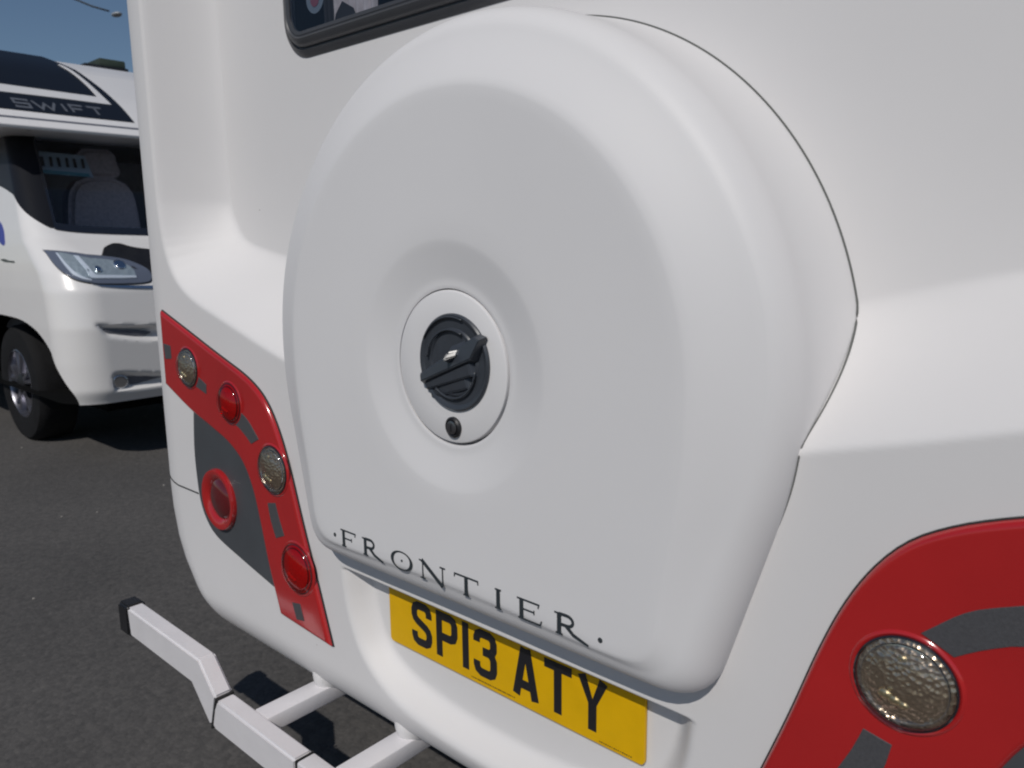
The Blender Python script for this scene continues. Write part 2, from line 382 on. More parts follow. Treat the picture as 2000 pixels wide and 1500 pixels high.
# wheels of the caravan
def wheel(name, cx, cy, cz, r, wdt, axis_sign, parent, turn=0.):
    """tyre with rim and spokes; axle along y, outer face towards axis_sign*(-y)"""
    s = axis_sign
    prof = [(r*.56, .0), (r*.585, .012), (r*.77, .022), (r*.93, .014), (r*.985, -.01), (r, -.04), (r, -wdt+.04), (r*.98, -wdt+.01), (r*.9, -wdt), (r*.6, -wdt)]
    T = lathe(name, [(a, h*s) for a, h in prof], (cx, cy, cz), M['tyre'], parent, n=72)
    rim = lathe('rim', [(a, h*s) for a, h in [(r*.59, .008), (r*.565, .012), (r*.55, .002), (r*.525, -.03), (r*.50, -.08), (.02, -.09)]], (cx, cy, cz), M['rim'], T, n=64)
    b = bmesh.new()
    for i in range(5):
        for dv in (-.20, .20):
            a = 2*math.pi*i/5+.35; a0 = a+dv*.55; a1 = a+dv
            p0 = Vector((math.cos(a0)*.05, -.006*s, math.sin(a0)*.05)); p1 = Vector((math.cos(a1)*r*.54, -.004*s, math.sin(a1)*r*.54))
            d = (p1-p0).normalized(); n = Vector((-d.z, 0, d.x))
            vs = []
            for p, ww in ((p0, .019), (p1, .015)):
                for sg in (-1, 1):
                    vs.append(b.verts.new(p+n*ww*sg+Vector((0, .03*s, 0)))); vs.append(b.verts.new(p+n*ww*.6*sg))
            for f in ((0, 1, 5, 4), (1, 3, 7, 5), (3, 2, 6, 7), (0, 1, 3, 2), (4, 5, 7, 6)): b.faces.new([vs[q] for q in f])
    bmesh.ops.translate(b, vec=(cx, cy, cz), verts=b.verts)
    from_bm('spokes', b, M['rim'], T, sharp=20)
    lathe('hub', [(a, h*s) for a, h in [(.07, -.02), (.065, .004), (.045, .012), (.0005, .014)]], (cx, cy, cz), M['black_plastic'], T, n=32)
    return T
wb = []
for sx in (-1, 1):
    # axle of the caravan lies along x: build along y then turn about z
    t = wheel('wheel', 0, 0, 0, .33, .19, 1, None)
    t.parent = CAR; t.matrix_parent_inverse = Matrix.Translation((0, -3.5, 0))
    t.matrix_local = Matrix.Translation((sx*1.12, 3.9, .33)) @ Matrix.Rotation(sx*math.pi/2, 4, 'Z')

# --- panel seam on the corners
for s in (-1, 1):
    a = np.array([(s*x, .686) for x in np.linspace(.872, .968, 8)])
    pts = [(x, float(H([x], [z])[0])-.0002, z) for x, z in a]+[(s*(.97+.18*math.sin(rad(q))), YL+.18*(1-math.cos(rad(q)))-.0002, .686+.0004*q) for q in range(6, 91, 6)]+[(s*1.15, 2.5, .72)]
    tube('panel_seam', pts, .0017, M['seal'], CAR, n=6)

# --- rear light clusters
red_o = [(.968, 1.085), (.86, 1.050), (.76, 1.017), (.69, .995), (.64, .979), (.60, .962), (.566, .940), (.538, .908), (.513, .864), (.490, .806), (.460, .713), (.424, .610), (.386, .496),
         (.551, .506), (.583, .600), (.606, .690), (.626, .752), (.656, .797), (.705, .828), (.775, .851), (.865, .878), (.971, .921)]
grey_o = [(.852, .90), (.866, .80), (.866, .735), (.858, .675), (.836, .635), (.795, .606), (.70, .582), (.56, .552), (.575, .66), (.60, .80), (.70, .88)]
def cluster(s):
    ro = [(x+(.034 if (s > 0 and 14 <= i <= 18) else 0), z) for i, (x, z) in enumerate(red_o)]
    P = smooth_path(ro, corners=(0, 12, 13, 21), step=.012)*np.array([s, 1])
    Q = P if area(P) > 0 else P[::-1]
    G = smooth_path([(x+(.034 if s > 0 and x < .8 else 0), z) for x, z in grey_o], corners=(0, 7, 10), step=.015)*np.array([s, 1])
    GQ = G if area(G) > 0 else G[::-1]
    plate('trim_gasket', inset(GQ, -.0015), wallmap, .0016, M['seal'], CAR, bev=.0006, cell=.08)
    gp = plate('grey_panel', G, wallmap, .0045, M['grey_panel'], CAR, bev=.002, cell=.08)
    # recessed looking fog reflector: bevelled red collar with dark lens
    c = (s*.765, YL-.004, .697)
    lathe('fog_collar', [(.066, -.003), (.067, .004), (.064, .010), (.058, .011), (.043, .003), (.041, -.001)], c, M['red_bright'], gp, n=56)
    lathe('fog_lens', [(.044, .001), (.038, .006), (.022, .010), (.0005, .012)], c, M['red_dark'], gp, n=48)
    plate('lens_gap_line', inset(Q, -.0016), wallmap, .0030, M['rubber'], CAR, bev=.001, cell=.08)  # black rim drawn in for the shadow gap around the lens
    L = plate('red_light_lens', P, wallmap, .0095, M['red'], CAR, bev=.0075, deep=.002, cell=.035, sharp=60)
    h = .0095; K = .62
    for i, (cx, cz, r, kind) in enumerate([(.850, .970, .042, 'c'), (.713 if s > 0 else .684, .915, .041, 'r'), (.574 if s > 0 else .540, .802 if s > 0 else .804, .0475, 'c'), (.488 if s > 0 else .476, .612 if s > 0 else .624, .046 if s > 0 else .049, 'r')]):
        c = (s*cx, YL-h, cz); col = M['red_bright'] if kind == 'r' else M['red']
        lathe('lamp_collar', [(r*1.12, -.001), (r*1.08, .0014), (r*1.04, .0020), (r*1.0, .0012), (r*.985, -.0004)], c, col, L, n=64)
        lathe('lamp_rim', [(r*1.005, -.001), (r*.99, .0032), (r*.965, .0040), (r*.945, .0030), (r*.94, .0006)], c, M['red_dark'] if kind == 'r' else M['black_gloss'], L, n=64)
        lathe('lamp_reflector', [(r*.955, .0012), (r*.80, .0044), (r*.60, .0076), (r*.38, .0100), (r*.18, .0112), (.0004, .0116)], c, M['red_reflector'] if kind == 'r' else M['bronze_reflector'], L, n=64, sharp=90)
        for (bx, bz, br) in ((-.30, -.26, .12), (-.12, -.33, .11), (.05, -.38, .09), (-.20, -.10, .06), (-.05, .58, .08)):  # small beads added to stand in for glints in the lamp
            bb = bmesh.new()
            q = bmesh.ops.create_icosphere(bb, subdivisions=2, radius=br*r)
            for v in q['verts']: v.co = Vector((v.co.x*1.2+c[0]+bx*r, v.co.y*.5+c[1]-(.0100 if abs(bz) < .45 else .0078), v.co.z*.9+c[2]+bz*r))
            from_bm('glint_bead', bb, M['red_bright'] if kind == 'r' else M['gold'], L, smooth=False)
        lathe('lamp_ring', [(r*.86, .002), (r*.84, .0056), (r*.825, .0058), (r*.81, .0036)], c, M['red_dark'] if kind == 'r' else M['chrome'], L, n=64)
        lathe('lamp_glass', [(r*.955, .0035), (r*.90, .0082), (r*.76, .0126), (r*.55, .0164), (r*.30, .0188), (.0004, .0196)], c, M['red_glass'] if kind == 'r' else M['clear_glass'], L, n=64, sharp=90)
    strips = [[(.958, 1.014), (.925, 1.011), (.925, .983), (.955, .980)],
              [(.826, .962), (.776, .942), (.779, .922), (.826, .934)],
              [(.662, .909), (.645, .902), (.618, .888), (.584, .857), (.613, .843), (.632, .856), (.656, .869), (.668, .873)],
              [(.5395, .739), (.567, .733), (.560, .700), (.545, .667), (.515, .679), (.530, .712)],
              [(.502, .548), (.475, .553), (.464, .522), (.490, .517)]]
    for q in strips:
        plate('reflector_strip', smooth_path([(s*x, z) for x, z in q], corners=range(len(q)), step=.01) if len(q) == 4 else smooth_path([(s*x, z) for x, z in q], corners=(0, 3, 4, 7) if len(q) == 8 else (0, 1, 3, 4), step=.01),
              lambda X, Z, hh: np.c_[X, YL-h-hh, Z], .0010, M['reflector_strip'], L, bev=.0005, deep=.0005)
for s in (-1, 1): cluster(s)

# --- rear window
wx, wz0, wz1 = .626, 1.567, 2.15
def rrect(x, z0, z1, r, n=12):
    out = []
    for (cx, cz, a0) in ((x-r, z1-r, 0), (-x+r, z1-r, 90), (-x+r, z0+r, 180), (x-r, z0+r, 270)):
        out += [(cx+r*math.cos(rad(a0+q)), cz+r*math.sin(rad(a0+q))) for q in np.linspace(0, 90, n)]
    return np.array(out)
base = rrect(wx, wz0, wz1, .075); YW = YU
prof = [(0, -.01), (0, .001), (.003, .004), (.008, .0075), (.012, .009), (.0135, .006), (.0155, .006), (.018, .012), (.022, .0165), (.030, .0195), (.0325, .0175), (.0345, .0175), (.036, .0185), (.042, .018), (.043, .012)]
V = []; F = []; n = len(base)
for d, h in prof: V += [(x, YW-h, z) for x, z in inset(base, d)]
for i in range(len(prof)-1): F += [(i*n+q, i*n+(q+1) % n, (i+1)*n+(q+1) % n, (i+1)*n+q) for q in range(n)]
wf = mesh('window_frame', V, F, M['win_frame'], CAR, sharp=30)
gl = inset(base, .040); gh = .0160
V = [(x, YW-gh, z) for x, z in gl]
mesh('window_pane', V, [tuple(range(n))], M['window_glass'], wf, smooth=False)
# interior behind the pane
ib = bmesh.new(); bmesh.ops.create_cube(ib, size=1); bmesh.ops.scale(ib, vec=(1.3, .9, .72), verts=ib.verts); bmesh.ops.translate(ib, vec=(0, 1.36, 1.86), verts=ib.verts)
bmesh.ops.delete(ib, geom=[f for f in ib.faces if f.calc_center_median().y < 1.0], context='FACES')
from_bm('cabin_interior', ib, M['interior'], CAR)
def curtain(x0, x1, z0, z1, y, amp, waves, mt, name='curtain'):
    V = []; nx = waves*8; nz = 14
    for j in range(nz+1):
        for i in range(nx+1):
            u = i/nx; z = z0+(z1-z0)*j/nz
            V.append((x0+(x1-x0)*u, y+amp*math.sin(u*waves*2*math.pi+.6*math.sin(j*.4)), z))
    mesh(name, V, [(j*(nx+1)+i, j*(nx+1)+i+1, (j+1)*(nx+1)+i+1, (j+1)*(nx+1)+i) for j in range(nz) for i in range(nx)], mt, CAR)
curtain(-.575, -.535, 1.59, 2.12, .955, .008, 3, M['curtain_dark'])
curtain(-.535, -.405, 1.59, 2.12, .945, .008, 6, M['curtain'])
curtain(.405, .575, 1.59, 2.12, .945, .008, 7, M['curtain'])
mesh('curtain_opening', [(-.522, .930, 1.60), (-.432, .930, 1.60), (-.452, .930, 1.640), (-.485, .930, 1.658), (-.506, .930, 1.640)], [(0, 1, 2, 3, 4)], M['curtain_dark'], CAR)  # dark patch standing in for the dark gap in the parted curtain
stk = lathe('window_sticker', [(.027, .0), (.027, .0006), (.0004, .0007)], (-.508, YW-.0120, 1.660), M['badge_grey'], wf, n=32)
lathe('window_sticker', [(.013, .0), (.013, .0006), (.0004, .0007)], (-.508, YW-.0128, 1.657), M['sticker_red'], wf, n=24)

# --- number plate
PY = .8045
np_poly = []
for (cx, cz, a0) in ((.26-.007, .6495-.007, 0), (-.26+.007, .6495-.007, 90), (-.26+.007, .5385+.007, 180), (.26-.007, .5385+.007, 270)):
    np_poly += [(cx+.007*math.cos(rad(a0+q)), cz+.007*math.sin(rad(a0+q))) for q in np.linspace(0, 90, 6)]
pl = plate('number_plate', np.array(np_poly), lambda X, Z, h: np.c_[X, PY-h, Z], .0015, M['plate'], CAR, bev=.0006, deep=.004)
def stroke(b, pts, wd, y, ox, oz, s=1., th=.0006, taper=None):
    """ribbon of constant (or tapering) width along a polyline, mitred, given thickness"""
    P = np.array(pts, float)*s; n = len(P); closed = np.allclose(P[0], P[-1]) and n > 2
    if closed: P = P[:-1]; n -= 1
    L = []; R = []
    for i in range(n):
        a = P[(i-1) % n] if (closed or i > 0) else None; c = P[(i+1) % n] if (closed or i < n-1) else None
        t1 = (P[i]-a)/np.linalg.norm(P[i]-a) if a is not None else None; t2 = (c-P[i])/np.linalg.norm(c-P[i]) if c is not None else None
        t1 = t2 if t1 is None else t1; t2 = t1 if t2 is None else t2
        n1 = np.array([-t1[1], t1[0]]); n2 = np.array([-t2[1], t2[0]]); m = n1+n2; m = m/max(m@n1, .5)
        ww = (wd if taper is None else taper[0]+(taper[1]-taper[0])*i/max(1, n-1))*s/2
        L.append(P[i]+m*ww); R.append(P[i]-m*ww)
    f = [[b.verts.new((ox+p[0], y-th, oz+p[1])) for p in side] for side in (L, R)]
    k = [[b.verts.new((ox+p[0], y, oz+p[1])) for p in side] for side in (L, R)]
    for i in range(n if closed else n-1):
        j = (i+1) % n
        b.faces.new((f[0][i], f[0][j], f[1][j], f[1][i])); b.faces.new((f[0][i], f[0][j], k[0][j], k[0][i])); b.faces.new((f[1][i], f[1][j], k[1][j], k[1][i]))
    if not closed:
        for i in (0, n-1): b.faces.new((f[0][i], f[1][i], k[1][i], k[0][i]))
UK = {'S': (50, [[(43, 55), (43, 62), (40.5, 68.5), (34, 72), (16, 72), (9.5, 68.5), (7, 62), (7, 54), (9.5, 48), (15, 44), (35, 35.5), (40.5, 31), (43, 25), (43, 17), (40.5, 10.5), (34, 7), (16, 7), (9.5, 10.5), (7, 17), (7, 24)]]),
      'P': (50, [[(7, 0), (7, 79)], [(7, 72), (33, 72), (40, 69), (43, 62), (43, 46), (40, 39), (33, 36), (7, 36)]]),
      '1': (14, [[(7, 0), (7, 79)]]),
      '3': (50, [[(7, 56), (7, 62), (9.5, 68.5), (16, 72), (34, 72), (40.5, 68.5), (43, 62), (43, 52), (40, 46), (34, 43), (20, 43)], [(34, 43), (40, 39), (43, 33), (43, 17), (40.5, 10.5), (34, 7), (16, 7), (9.5, 10.5), (7, 17), (7, 24)]]),
      'A': (50, [[(6.5, 0), (22.5, 79)], [(43.5, 0), (27.5, 79)], [(12, 20), (38, 20)]]),
      'T': (50, [[(0, 72), (50, 72)], [(25, 72), (25, 0)]]),
      'Y': (50, [[(6.5, 79), (25, 36), (43.5, 79)], [(25, 40), (25, 0)]])}
x = -.201
for ch in 'SP13 ATY':
    if ch == ' ': x += .033-.011; continue
    wd, ss = UK[ch]; b = bmesh.new()
    for i, st in enumerate(ss): stroke(b, st, 14 if ch != '1' else 14, PY-.0015-.00012*i, x, .5545, .001)
    from_bm('character', b, M['plate_black'], pl, sharp=20); x += wd*.001+.011
b = bmesh.new()
for i in range(26):
    stroke(b, [(0, 0), (rng.uniform(1.6, 2.8), 0)], 1.5 if i % 3 else .9, PY-.0015, -.060+i*.0036, .5455, .001)
for i in range(16): stroke(b, [(0, 0), (rng.uniform(1.6, 2.6), 0)], 1.3 if i % 2 else .8, PY-.0015, .188+i*.0034, .5435, .001)
o = from_bm('plate_small_print', b, M['plate_black'], pl); o['kind'] = 'stuff'

# --- spare wheel cover
CZ = 1.057
def cover_polygon(r):
    off = .459-r; ta = rad(16.7)
    pts = []
    for a in np.linspace(-ta, math.pi+ta, 90): pts.append((r*math.cos(a), r*math.sin(a)))
    # bottom left corner and bottom right corner, rounded
    zb = -.355+off; R = max(.052-off*.4, .02)
    def side(z): # x of the straight flank at z
        x0, z0 = r*math.cos(ta), -r*math.sin(ta); return x0-(z0-z)*math.tan(ta)
    fl = []
    corner = np.array([side(zb), zb]); u1 = np.array([math.sin(ta), math.cos(ta)]); u2 = np.array([-1., 0.])
    ang = math.acos(float(u1@u2)); tl = R/math.tan(ang/2)
    pA = corner+u1*tl; pB = corner+u2*tl; bis = (u1+u2); bis /= np.linalg.norm(bis); cc = corner+bis*R/math.sin(ang/2)
    a0 = math.atan2(*(pA-cc)[::-1]); a1 = math.atan2(*(pB-cc)[::-1])
    if a1 > a0: a1 -= 2*math.pi
    arc = [(cc[0]+R*math.cos(a), cc[1]+R*math.sin(a)) for a in np.linspace(a0, a1, 12)]
    left = [(-x, z) for x, z in arc[::-1]]; left = [(-x, z) for x, z in arc]
    return np.array(pts+left+[(x, z) for x, z in arc[::-1]])
def polar_r(P, ang):
    out = np.zeros(len(ang)); A = P; B = np.roll(P, -1, 0)
    for i, a in enumerate(ang):
        d = np.array([math.cos(a), math.sin(a)]); best = 0
        e = B-A; den = d[0]*e[:, 1]-d[1]*e[:, 0]; den = np.where(abs(den) < 1e-12, 1e-12, den)
        t = (A[:, 0]*e[:, 1]-A[:, 1]*e[:, 0])/den; s_ = (A[:, 0]*d[1]-A[:, 1]*d[0])/den
        ok = (t > 0) & (s_ >= -1e-6) & (s_ <= 1+1e-6)
        out[i] = t[ok].max() if ok.any() else .4
    return out
NA = 320; ANG = np.linspace(-math.pi/2, 1.5*math.pi, NA, endpoint=False)
RO = polar_r(cover_polygon(.459), ANG)
for _ in range(2): RO = (np.roll(RO, 1)+2*RO+np.roll(RO, -1))/4
low = sstep((-np.sin(ANG)-.05)/.45)            # 0 on the upper half, 1 towards the bottom
yf = .708
prof = []   # (radius per angle, y per angle)
def ringp(rr, yy): prof.append((np.broadcast_to(rr, (NA,)), np.broadcast_to(yy, (NA,))))
sn_ = np.sin(ANG); KX = [-1, -.8, -.5, -.15, .25, .6, 1]
dcr = np.interp(sn_, KX, [.037, .040, .045, .030, .021, .031, .034]); ycr = np.interp(sn_, KX, [.7125, .7125, .720, .732, .737, .737, .737])
yst = np.interp(sn_, KX, [.757, .757, .764, .775, .783, .785, .785]); fl = np.interp(sn_, [-.45, -.05], [0, 1]); low2 = np.interp(sn_, [-.75, -.2], [1, 0])
for _ in range(6):
    dcr, ycr, yst, fl, low2 = [(np.roll(q, 3)+q+np.roll(q, -3))/3 for q in (dcr, ycr, yst, fl, low2)]
ringp(RO+.011*fl-.009*(1-fl), .935); ringp(RO+.011*fl-.009*(1-fl), .90)
for t in (.8, .6, .4, .25, .12, .0): ringp(RO+(.011*fl-.009*(1-fl))*t**1.5, yst+(.90-yst)*t)
for t in np.linspace(0, 1, 13)[1:]:
    a = t*math.pi/2*.82
    ringp(RO-dcr*(1-math.cos(a))/(1-math.cos(math.pi/2*.82)), yst+(ycr-yst)*math.sin(a)/math.sin(math.pi/2*.82))
RF = (.362)*(1-low2)+(RO-dcr-.009)*low2
for t in np.linspace(0, 1, 9)[1:]:
    ringp((RO-dcr)*(1-t)+RF*t, ycr+(yf-ycr)*(t if t > .99 else (t*.9+.1*sstep(t))))
ringp(RF-.006, yf-.0008); ringp(RF-.02, yf-.001)
for t in np.linspace(0, 1, 7)[1:]: ringp((RF-.02)*(1-t)+.178*t, yf-.001)
for r_ in np.linspace(.176, .109, 26):
    q = (.170-r_)/.052; e_ = .09; dq = (math.sqrt(q*q+e_*e_)+q)/2-(math.sqrt((q-1)**2+e_*e_)+(q-1))/2
    ringp(r_, yf-.001+.0108*dq)
ringp(.1065, yf+.0104); ringp(.1055, yf+.028); ringp(.0, yf+.028)
V = np.concatenate([np.c_[r*np.cos(ANG), y, CZ+r*np.sin(ANG)] for r, y in prof]); F = []
for i in range(len(prof)-1): F += [(i*NA+q, i*NA+(q+1) % NA, (i+1)*NA+(q+1) % NA, (i+1)*NA+q) for q in range(NA)]
cover = mesh('spare_wheel_cover', V, F, M['cover'], CAR, sharp=55)
# dark tube standing in for the shaded gap between cover and body
sp = []
for r, a in zip(RO, ANG):
    hh = YL
    for _ in range(4):
        rr = r+.011*min(1, max(0, (hh-.785)/.115))*float(np.interp(math.sin(a), [-.45, -.05], [0, 1]))-.004*float(np.interp(math.sin(a), [-.5, -.2], [1, 0])); hh = float(H([rr*math.cos(a)], [CZ+rr*math.sin(a)])[0])
    sp.append(((rr+.0006)*math.cos(a), hh+.0004, CZ+(rr+.0006)*math.sin(a)))
tube('cover_gap_line', sp, list(np.interp(np.sin(ANG), [-.55, .1], [.0004, .0016])), M['gap_grey'], cover, n=6, closed=True)
# hub disc, handle and lock
HZ = 1.058
hub = lathe('hub_disc', [(.1035, -.012), (.1037, -.002), (.1028, .0005), (.1005, .0015), (.07, .0022), (.0005, .0026)], (0, .7175, HZ), M['cover'], cover, n=96)
hc = (.010, .7148, 1.066)
lathe('handle_dish', [(.0655, -.002), (.0655, .002), (.0635, .0042), (.0600, .0035), (.057, .0016), (.0465, .0012), (.0445, .0030), (.0425, .0034), (.041, .0014), (.0005, .0012)], hc, M['handle'], cover, n=80, sharp=25)
def bar2(b, p0, p1, w0, w1, y0, y1, top=.55):
    p0 = np.array(p0); p1 = np.array(p1); d = (p1-p0)/np.linalg.norm(p1-p0); n = np.array([-d[1], d[0]]); vs = []
    for p, ww in ((p0, w0), (p1, w1)):
        for sg in (-1, 1):
            q = p+n*ww*sg; vs.append(b.verts.new((q[0], y0, q[1]))); q = p+n*ww*sg*top-d*(.004 if p is p1 else -.004); vs.append(b.verts.new((q[0], y1 if ww == w1 else y1+.004, q[1])))
    for f in ((0, 1, 5, 4), (1, 3, 7, 5), (3, 2, 6, 7), (0, 1, 3, 2), (4, 5, 7, 6)): b.faces.new([vs[q] for q in f])
HB = .7132
def hmesh(name, P, F, bev=.0012):
    b = bmesh.new(); vs = [b.verts.new((x, HB-h, z)) for x, z, h in P]
    for f in F: b.faces.new([vs[q] for q in f])
    bmesh.ops.recalc_face_normals(b, faces=b.faces)
    if bev: bmesh.ops.bevel(b, geom=b.edges, offset=bev, segments=2, affect='EDGES')
    return from_bm(name, b, M['handle'], cover, sharp=22)
# lever: ridge running from lower left to upper right, open wedge below it
hmesh('handle_lever', [(-.055, 1.047, 0), (.058, 1.108, 0), (.074, 1.104, 0), (.056, 1.070, 0), (-.050, 1.030, 0),
                       (-.052, 1.044, .006), (.056, 1.103, .009), (.071, 1.101, .014), (.054, 1.076, .013), (-.046, 1.036, .010)],
      [(0, 1, 6, 5), (1, 2, 7, 6), (2, 3, 8, 7), (3, 4, 9, 8), (4, 0, 5, 9), (5, 6, 7, 8, 9)])
hmesh('glint_facet', [(.008, 1.064, .006), (.012, 1.088, .006), (.044, 1.100, .006), (.044, 1.080, .006),
                      (.016, 1.072, .0270), (.018, 1.081, .0196), (.030, 1.087, .0080), (.030, 1.077, .0140)],
      [(0, 1, 5, 4), (1, 2, 6, 5), (2, 3, 7, 6), (3, 0, 4, 7), (4, 5, 6, 7)], .0022)  # facet added and tilted to throw a sun glint at the camera
def arc_tube(name, c, r, a0, a1, rr):
    tube(name, [(c[0]+r*math.cos(rad(a)), HB-.0038, c[1]+r*math.sin(rad(a))) for a in np.linspace(a0, a1, 28)], rr, M['handle'], cover, n=8)
arc_tube('dish_rib', (.008, 1.064), .046, 62, 172, .0016)
arc_tube('dish_rib', (.008, 1.064), .046, -130, -8, .0016)
arc_tube('dish_rib', (.010, 1.066), .061, 70, 150, .0012)
b = bmesh.new(); bar2(b, (-.045, 1.028), (.052, 1.062), .006, .011, .7135, .704, .7); bar2(b, (-.036, 1.018), (.042, 1.044), .006, .011, .7135, .708, .7)
bmesh.ops.bevel(b, geom=b.edges, offset=.0012, segments=2, affect='EDGES'); from_bm('handle_grip', b, M['handle'], cover, sharp=25)
lathe('lock', [(.0145, -.003), (.0145, .004), (.012, .006), (.010, .0045), (.0095, .0045)], (.006, .7165, .977), M['black_plastic'], cover, n=32)
lathe('lock_barrel', [(.0098, .002), (.0092, .0068), (.007, .0074), (.0005, .0074)], (.006, .7165, .977), M['steel'], cover, n=24)
box('key_slot', .0052, .0068, .7086, .7094, .972, .982, M['black_plastic'], cover)

# lettering FRONTIER, flared roman capitals
def arcp(cx, cz, rx, rz, a0, a1, n=14): return [(cx+rx*math.cos(rad(a)), cz+rz*math.sin(rad(a))) for a in np.linspace(a0, a1, n)]
def ring_fill(b, o_, i_, y, ox, oz, th=.0006):
    n = len(o_); vo = [b.verts.new((ox+p[0], y-th, oz+p[1])) for p in o_]; vi = [b.verts.new((ox+p[0], y-th, oz+p[1])) for p in i_]
    for q in range(n): b.faces.new((vo[q], vo[(q+1) % n], vi[(q+1) % n], vi[q]))
HL = .0285
def letter(ch, x0, x1, z0):
    b = bmesh.new(); W = x1-x0; y = yf-.0010; t = .0066; th = .0021; hh = HL
    k = [0]
    def st(pts, wd, taper=None): stroke(b, pts, wd, y-.00005*k[0], x0, z0, 1, .0006, taper); k[0] += 1
    def serif(cx, z, wv=.0055): st([(cx-wv, z), (cx+wv, z)], th)
    if ch in 'FERITN':
        sx_ = {'F': .008, 'E': .008, 'R': .008, 'I': W/2, 'T': W/2, 'N': .006}[ch]
        st([(sx_, 0), (sx_, hh)], t if ch != 'N' else .0022)
        serif(sx_, th/2); 
        if ch != 'T': serif(sx_-(.002 if ch in 'FERN' else 0), hh-th/2)
    if ch == 'F': st([(.008, hh-th/2), (W, hh-th/2)], th*1.1); st([(W-.0005, hh), (W-.002, hh-.006)], .0018); st([(.008, hh*.52), (W*.72, hh*.52)], th); st([(W*.72, hh*.52-.003), (W*.72, hh*.52+.003)], .0015)
    if ch == 'E':
        st([(.008, hh-th/2), (W*.9, hh-th/2)], th*1.1); st([(W*.9, hh), (W*.86, hh-.006)], .0018); st([(.008, hh*.52), (W*.7, hh*.52)], th); st([(W*.7, hh*.52-.003), (W*.7, hh*.52+.003)], .0015)
        st([(.008, th/2), (W*.95, th/2)], th*1.1); st([(W, .007), (W*.93, 0)], .0018)
    if ch == 'T': st([(0, hh-th/2), (W, hh-th/2)], th*1.15); st([(.0006, hh), (.0001, hh-.006)], .0018); st([(W-.0006, hh), (W-.0001, hh-.006)], .0018)
    if ch == 'R':
        st([(.008, hh-th/2)]+arcp(.020, hh*.74, .0095, hh*.235, 90, -90)+[(.008, hh*.49)], .0040)
        st([(.019, hh*.5), (.030, hh*.2), (W*.86, th*.8), (W+.001, -.0005)], .005, (.0055, .0026))
    if ch == 'N': st([(.004, hh), (W-.006, -.001)], .0062); st([(W-.006, 0), (W-.006, hh)], .0022); serif(W-.006, hh-th/2)
    if ch == 'O':
        o_ = arcp(W/2, hh/2, W/2, hh/2+.0008, 0, 360, 41)[:-1]; i_ = [(W/2+(W/2-(.0028+.0040*abs(math.cos(rad(q+18)))))*math.cos(rad(q)), hh/2+(hh/2-.0016)*math.sin(rad(q))) for q in np.linspace(0, 360, 41)[:-1]]
        ring_fill(b, o_, i_, y, x0, z0)
    from_bm('letter', b, M['letter'], cover, smooth=False)
TB = .7435
for ch, a, c in (('F', -.256, -.216), ('R', -.200, -.150), ('O', -.130, -.080), ('N', -.064, -.010), ('T', .008, .054), ('I', .077, .105), ('E', .124, .166), ('R', .186, .238)): letter(ch, a, c, TB)
for cx, cz in ((-.272, .7575), (.256, .7565), (-.105, TB+HL/2)):
    r_ = .0034 if cx != -.105 else .0020
    lathe('letter_dot', [(r_, .0), (r_, .0006), (.0003, .0007)], (cx, yf-.0009, cz), M['letter'], cover, n=14)

# --- rear bar below the body
def barpoly():
    top = [(-.967, .438), (-.639, .434), (-.578, .374), (.578, .374), (.639, .434), (.967, .438)]
    bot = [(.960, .372), (.672, .370), (.606, .304), (-.606, .304), (-.672, .370), (-.960, .372)]
    return top, bot
def barseg(name, poly): 
    b = bmesh.new(); f = b.faces.new([b.verts.new((x, .630, z)) for x, z in poly]); e = bmesh.ops.extrude_face_region(b, geom=[f])
    bmesh.ops.translate(b, vec=(0, .036, 0), verts=[v for v in e['geom'] if isinstance(v, bmesh.types.BMVert)])
    bmesh.ops.bevel(b, geom=b.edges, offset=.0045, segments=3, affect='EDGES'); return from_bm(name, b, M['bar_white'], CAR, sharp=30)
for s in (-1, 1):
    P = [(.967, .438), (.639, .434), (.580, .376), (.600, .312), (.612, .306), (.676, .370), (.960, .372)]
    seg = barseg('rear_bar', [(s*x, z) for x, z in P])
    cp = bmesh.new(); bmesh.ops.create_cube(cp, size=1); bmesh.ops.scale(cp, vec=(.050, .043, .073), verts=cp.verts); bmesh.ops.translate(cp, vec=(s*.985, .648, .405), verts=cp.verts)
    bmesh.ops.bevel(cp, geom=cp.edges, offset=.006, segments=3, affect='EDGES'); from_bm('end_cap', cp, M['black_plastic'], seg)
    barseg('rear_bar', [(s*x, z) for x, z in [(.576, .373), (.312, .371), (.312, .304), (.590, .304), (.602, .312), (.598, .335)]])
    # black gaskets between the sections
    g1 = [(s*x, z) for x, z in [(.5790, .3768), (.5762, .3745), (.5985, .306), (.6035, .3015), (.6052, .3045)]]
    prism('bar_gasket', g1, .6290, .6670, M['rubber'], CAR)
    box('bar_gasket', s*.3095-.0013, s*.3095+.0013, .6298, .6662, .3038, .3712, M['rubber'], CAR)
    for x0, x1 in ((.452, .498), (.202, .247)):
        a, c = sorted((s*x0, s*x1))
        arm = box('bar_arm', a, c, .664, .90, .338, .3715, M['bar_white'], CAR, bev=.004)
        b = bmesh.new()   # moulded boss where the arm leaves the body
        bmesh.ops.create_uvsphere(b, u_segments=24, v_segments=16, radius=1)
        bmesh.ops.scale(b, vec=(.031, .040, .045), verts=b.verts); bmesh.ops.translate(b, vec=((a+c)/2, .822, .392), verts=b.verts)
        from_bm('arm_boss', b, M['gelcoat'], arm, sharp=90)
prism('rear_bar', [(-.307, .371), (.307, .371), (.307, .304), (-.307, .304)], .630, .666, M['bar_white'], CAR, bev=.0045)

